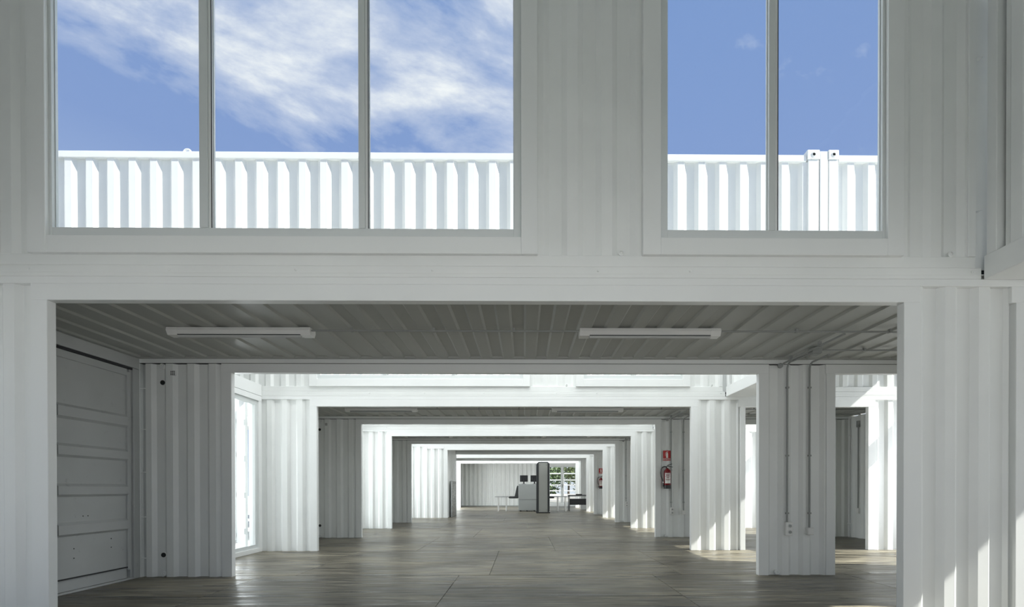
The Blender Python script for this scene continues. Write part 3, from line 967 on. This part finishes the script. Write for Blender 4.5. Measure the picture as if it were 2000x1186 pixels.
def extinguisher():
    r = empty('fire_extinguisher')
    MB().lathe([(.0, .03), (.068, .03), (.074, .045), (.075, .36), (.070, .395), (.050, .425), (.028, .44), (.02, .455), (.0, .455)], n=32).build('cylinder', RED, r)
    MB().lathe([(.0, 0), (.078, 0), (.080, .012), (.080, .075), (.076, .08), (.0, .08)], n=32).build('base_boot', BLACK, r)
    MB().lathe([(.0, .45), (.022, .45), (.024, .49), (.014, .50), (.0, .505)], n=16).build('valve', BLACK, r)
    q = MB(); q.prism([(-.01, .485), (.03, .492), (.115, .475), (.12, .483), (.03, .508), (-.01, .505)], -.009, .009, 'Y'); q.build('carry_handle', BLACK, r)
    q = MB(); q.prism([(-.01, .508), (.03, .52), (.105, .545), (.102, .555), (.02, .535), (-.012, .52)], -.008, .008, 'Y'); q.build('squeeze_lever', BLACK, r)
    MB().lathe([(.014, 0), (.014, -.012), (.011, -.014)], (0, -.022, .475), 14, 'Y').build('pressure_gauge', SIGNW, r)
    pts = [(-.02, 0, .485), (-.06, -.003, .492), (-.11, -.006, .478), (-.142, -.01, .43), (-.150, -.012, .35), (-.142, -.014, .27), (-.118, -.015, .20), (-.098, -.016, .14), (-.092, -.016, .07)]
    MB().tube(pts, .011, 10).build('hose', BLACK, r)
    MB().tube([(-.102, -.016, .155), (-.098, -.016, .13)], .014, 10).build('hose_ring', STEEL, r)
    MB().tube([(-.095, -.016, .10), (-.091, -.016, .045)], .016, 10, True, [.013, .018]).build('nozzle', BLACK, r)
    # curved label wrapped on the front
    q = MB(); n = 10
    vs = []
    for z in (.12, .345):
        for j in range(n + 1):
            a = radians(-90 - 8 + 62 * (j / n - .5) * 1.6)
            vs.append((.0762 * cos(a), .0762 * sin(a), z))
    q.add(vs, [(j, j + 1, n + 2 + j, n + 1 + j) for j in range(n)]); lb = q.build('label', SIGNW, r)
    q = MB()
    for zz, h, w0 in ((.325, .010, 1.0), (.300, .016, .8), (.272, .012, .9), (.25, .012, .6), (.232, .008, .8), (.205, .012, .9), (.188, .006, .8)):
        vs = []
        for z in (zz - h / 2, zz + h / 2):
            for j in range(n + 1):
                a = radians(-98 + 82 * w0 * (j / n - .5))
                vs.append((.0768 * cos(a), .0768 * sin(a), z))
        q.add(vs, [(j, j + 1, n + 2 + j, n + 1 + j) for j in range(n)])
    q.build('print_lines', RED, lb)
    MB().box(-.012, .012, .06, .098, .30, .48, .003).build('wall_bracket', BLACK, r)
    return r


def sign():
    r = empty('fire_sign')
    MB().box(-.092, .092, -.004, 0, -.088, .142).build('plate', SIGNW, r)
    MB().box(-.090, .090, -.006, -.004, -.035, .140).build('red_field', SIGNR, r)
    MB().box(-.090, .090, -.006, -.004, -.086, -.042).build('red_band', SIGNR, r)
    q = MB()
    q.prism([(-.022, -.024), (.022, -.024), (.022, .07), (.012, .088), (-.012, .088), (-.022, .07)], -.0075, -.006, 'Y')
    q.prism([(-.006, .088), (.006, .088), (.006, .104), (.026, .112), (.024, .120), (-.01, .112), (-.03, .098), (-.04, .07), (-.042, .02), (-.036, .02), (-.034, .068), (-.026, .09), (-.006, .102)], -.0075, -.006, 'Y')
    q.build('pictogram', SIGNW, r)
    put('lettering', text_mesh('EXTINTOR', .036, SIGNW), r, (0, -.0075, -.064))
    return r


ex = extinguisher(); sg = sign()
for i, (k, dx) in enumerate(((2, 0.0), (4, .04))):
    yw = BY(k) - .0775 + .012
    wd = 'on the pier of the second container' if i == 0 else 'on the far pier of the fourth container'
    l1 = 'red fire extinguisher with black hose hung ' + wd
    l2 = 'red and white EXTINTOR sign above the extinguisher ' + wd
    a = (3.185 + dx, yw - .098, 1.085); b_ = (3.203 + dx, yw - .002, 1.80)
    if i == 0:
        ex.location = a; tag(ex, l1, 'fire extinguisher', 'fire extinguishers'); sg.location = b_; tag(sg, l2, 'sign', 'extinguisher signs')
    else:
        clone(ex, a, l1); clone(sg, b_, l2)

# ------------------------------------------------------------------ security equipment at the far end
# walk-through metal detector: two side panels and a head unit
md = tag(empty('metal_detector', (.845, 21.75, 0)), 'grey and black walk-through metal detector standing before the scanner', 'metal detector')
for i, yy in enumerate((0, .82)):
    pn = MB().box(-.20, .20, yy, yy + .06, .04, 2.24, .01).build('side_panel', LGREY, md)
    for s in (-1, 1):
        MB().prism([(s * .20, .05), (s * .285, .09), (s * .285, 2.20), (s * .20, 2.26)], yy - .012, yy + .072, 'Y').build('edge_column', CHARC, pn)
    MB().box(-.31, .31, yy - .03, yy + .09, 0, .05, .01).build('foot', BLACK, pn)
    MB().box(-.21, .21, yy - .012, yy + .072, 2.24, 2.27, .006).build('top_cap', CHARC, pn)
    for x in (-.15, .15):
        for z in (.14, 2.13):
            MB().lathe([(.012, 0), (.012, -.006)], (x, yy, z), 10, 'Y').build('screw', BLACK, pn)
MB().box(-.20, .20, .06, .82, 2.02, 2.24, .01).build('head_unit', LGREY, md)

# baggage scanner
sc = tag(empty('baggage_scanner', (0, 23.35, 0)), 'grey cabinet baggage X-ray scanner with dark hood and belt', 'baggage scanner')
MB().box(-.27, .96, 0, .95, .05, 1.31, .015).build('cabinet', GREYM, sc)
MB().box(-.25, .94, -.004, 0, .56, .568).build('cabinet_seam', CHARC, sc)
for x in (-.2, .1, .45):
    MB().box(x, x + .07, .04, .14, 0, .05, .008).build('castor', BLACK, sc)
MB().prism([(-.27, .70), (-.27, 1.21), (-.32, 1.24), (-.36, 1.14), (-.45, .73), (-.45, .70)], .12, .83, 'Y').build('tunnel_hood', CHARC, sc)
MB().box(-.74, -.27, .14, .81, .62, .72, .03).build('belt', CHARC, sc)
MB().prism([(.96, .70), (.96, 1.21), (1.01, 1.24), (1.05, 1.14), (1.13, .73), (1.13, .70)], .12, .83, 'Y').build('tunnel_hood', CHARC, sc)
MB().box(.96, 1.45, .14, .81, .62, .72, .03).build('belt', CHARC, sc)


def monitor(x, lab):
    m_ = tag(empty('monitor', (x, 23.68, 1.31)), lab, 'monitor', 'monitors on the scanner')
    MB().box(-.19, .19, -.025, .02, .11, .42, .01).build('screen_housing', BLACK, m_)
    MB().box(-.12, .12, -.05, -.025, .16, .36, .012).build('rear_cover', BLACK, m_)
    MB().box(-.03, .03, -.065, -.03, .02, .26, .006).build('stand_neck', BLACK, m_)
    MB().lathe([(.10, 0), (.10, .012), (.03, .02)], (0, -.03, 0), 20).build('stand_base', BLACK, m_)


monitor(-.01, 'black monitor seen from behind, standing clear on top of the scanner')
monitor(.50, 'black monitor on the scanner, partly hidden behind the metal detector')


def roller_table(x0, x1, lab, yy=23.42):
    t_ = tag(empty('roller_table', (x0, yy, 0)), lab, 'roller table', 'roller tables of the scanner')
    L = x1 - x0
    for y in (0, .7):
        MB().box(0, L, y, y + .03, .68, .725, .004).build('side_rail', STEEL, t_)
    n = max(3, int(L / .09))
    for i in range(n):
        x = .05 + (L - .1) * i / (n - 1)
        MB().tube([(x, .03, .70), (x, .70, .70)], .02, 8).build('roller', STEEL, t_)
    for x in (.16, L - .1):
        for y in (.01, .70):
            MB().box(x - .02, x + .02, y - .0, y + .035, 0, .68, .004).build('leg', PLASTW, t_)


roller_table(-1.40, -.76, 'white-legged roller table left of the baggage scanner')
roller_table(1.47, 2.10, 'white-legged roller table right of the baggage scanner')
bx = tag(empty('tray', (-1.12, 23.60, .728)), 'small white plastic tray standing on the left roller table', 'tray')
MB().prism([(-.09, 0), (.09, 0), (.105, .13), (.098, .13), (.085, .012), (-.085, .012), (-.098, .13), (-.105, .13)], 0, .26, 'Y').build('tray_body', PLASTW, bx)
MB().box(-.09, .09, -.004, .002, 0, .125).build('tray_side', PLASTW, bx)

# desk with black modesty panel
dk = tag(empty('desk', (2.14, 23.62, 0)), 'black desk with modesty panel, half hidden behind the right wall', 'desk')
MB().box(0, 1.35, 0, .68, .745, .775, .004).build('desk_top', BLACK, dk)
MB().box(.05, 1.30, .06, .08, .30, .60, .003).build('modesty_panel', BLACK, dk)
MB().box(.02, 1.33, .10, .13, .70, .745, .003).build('apron', STEEL, dk)
for x in (.03, 1.28):
    for y in (.05, .60):
        MB().box(x, x + .035, y, y + .035, 0, .745, .003).build('leg', CHARC, dk)
kb = tag(empty('desk_tray', (2.50, 23.66, .776)), 'flat black tray standing on the desk top', 'tray')
MB().box(0, .30, .0, .09, .0, .05, .006).build('tray_body', BLACK, kb)

# leaning steel panel by the fourth container's left jamb
lp = tag(empty('steel_panel', (-2.77, 18.75, 0)), 'scratched steel panel leaning upright against the left cross wall', 'panel')
MB().box(-.02, .0, 0, 1.25, 0, 1.385, .003).build('sheet', PLATE, lp)
MB().box(-.022, .012, -.01, .02, 0, 1.39, .002).build('edge_strip', STEEL, lp)
MB().box(-.022, .012, 1.23, 1.26, 0, 1.39, .002).build('edge_strip', STEEL, lp)
q = MB()
for z in (.2, .45, .7, .95, 1.2):
    for y in (.1, 1.15):
        q.lathe([(.02, 0), (.02, .008), (.012, .012)], (.0, y, z), 10, 'X')
q.build('fixing', STEEL, lp)

# corner channel and conduit on the right end wall of the second container
tr_ = tag(empty('trim_3', (XE1 - .13, BY(2) - .16, 0)), 'corner channel with lashing bars at the right end of the second container', 'trim', None, 'structure')
MB().box(.0, .02, .0, .05, 0, 2.64, .002).build('channel_side', FRAMEW, tr_)
for z in (.30, 1.28, 2.27):
    MB().tube([(.0, -.055, z), (.0, .06, z)], .008, 8).build('lashing_bar', FRAMEW, tr_)
c = tag(empty('conduit', (XE1 - .115, BY(2) - .42, 0)), 'grey conduit running down the right end wall, second container', 'conduit', 'grey conduits')
MB().tube([(0, 0, 2.52), (0, 0, .66)], .0115, 8).build('pipe', PVC, c)
MB().box(-.02, .03, -.035, .035, 2.42, 2.56, .004).build('pull_box', PVC, c)
s_ = tag(empty('switch_box', (XE1 - .105, BY(2) - .42, .60)), 'white single blank outlet box on the right end wall, second container', 'outlet box', 'white outlet boxes')
MB().box(-.03, .03, -.042, .042, -.055, .055, .006).build('back_box', PLASTW, s_)
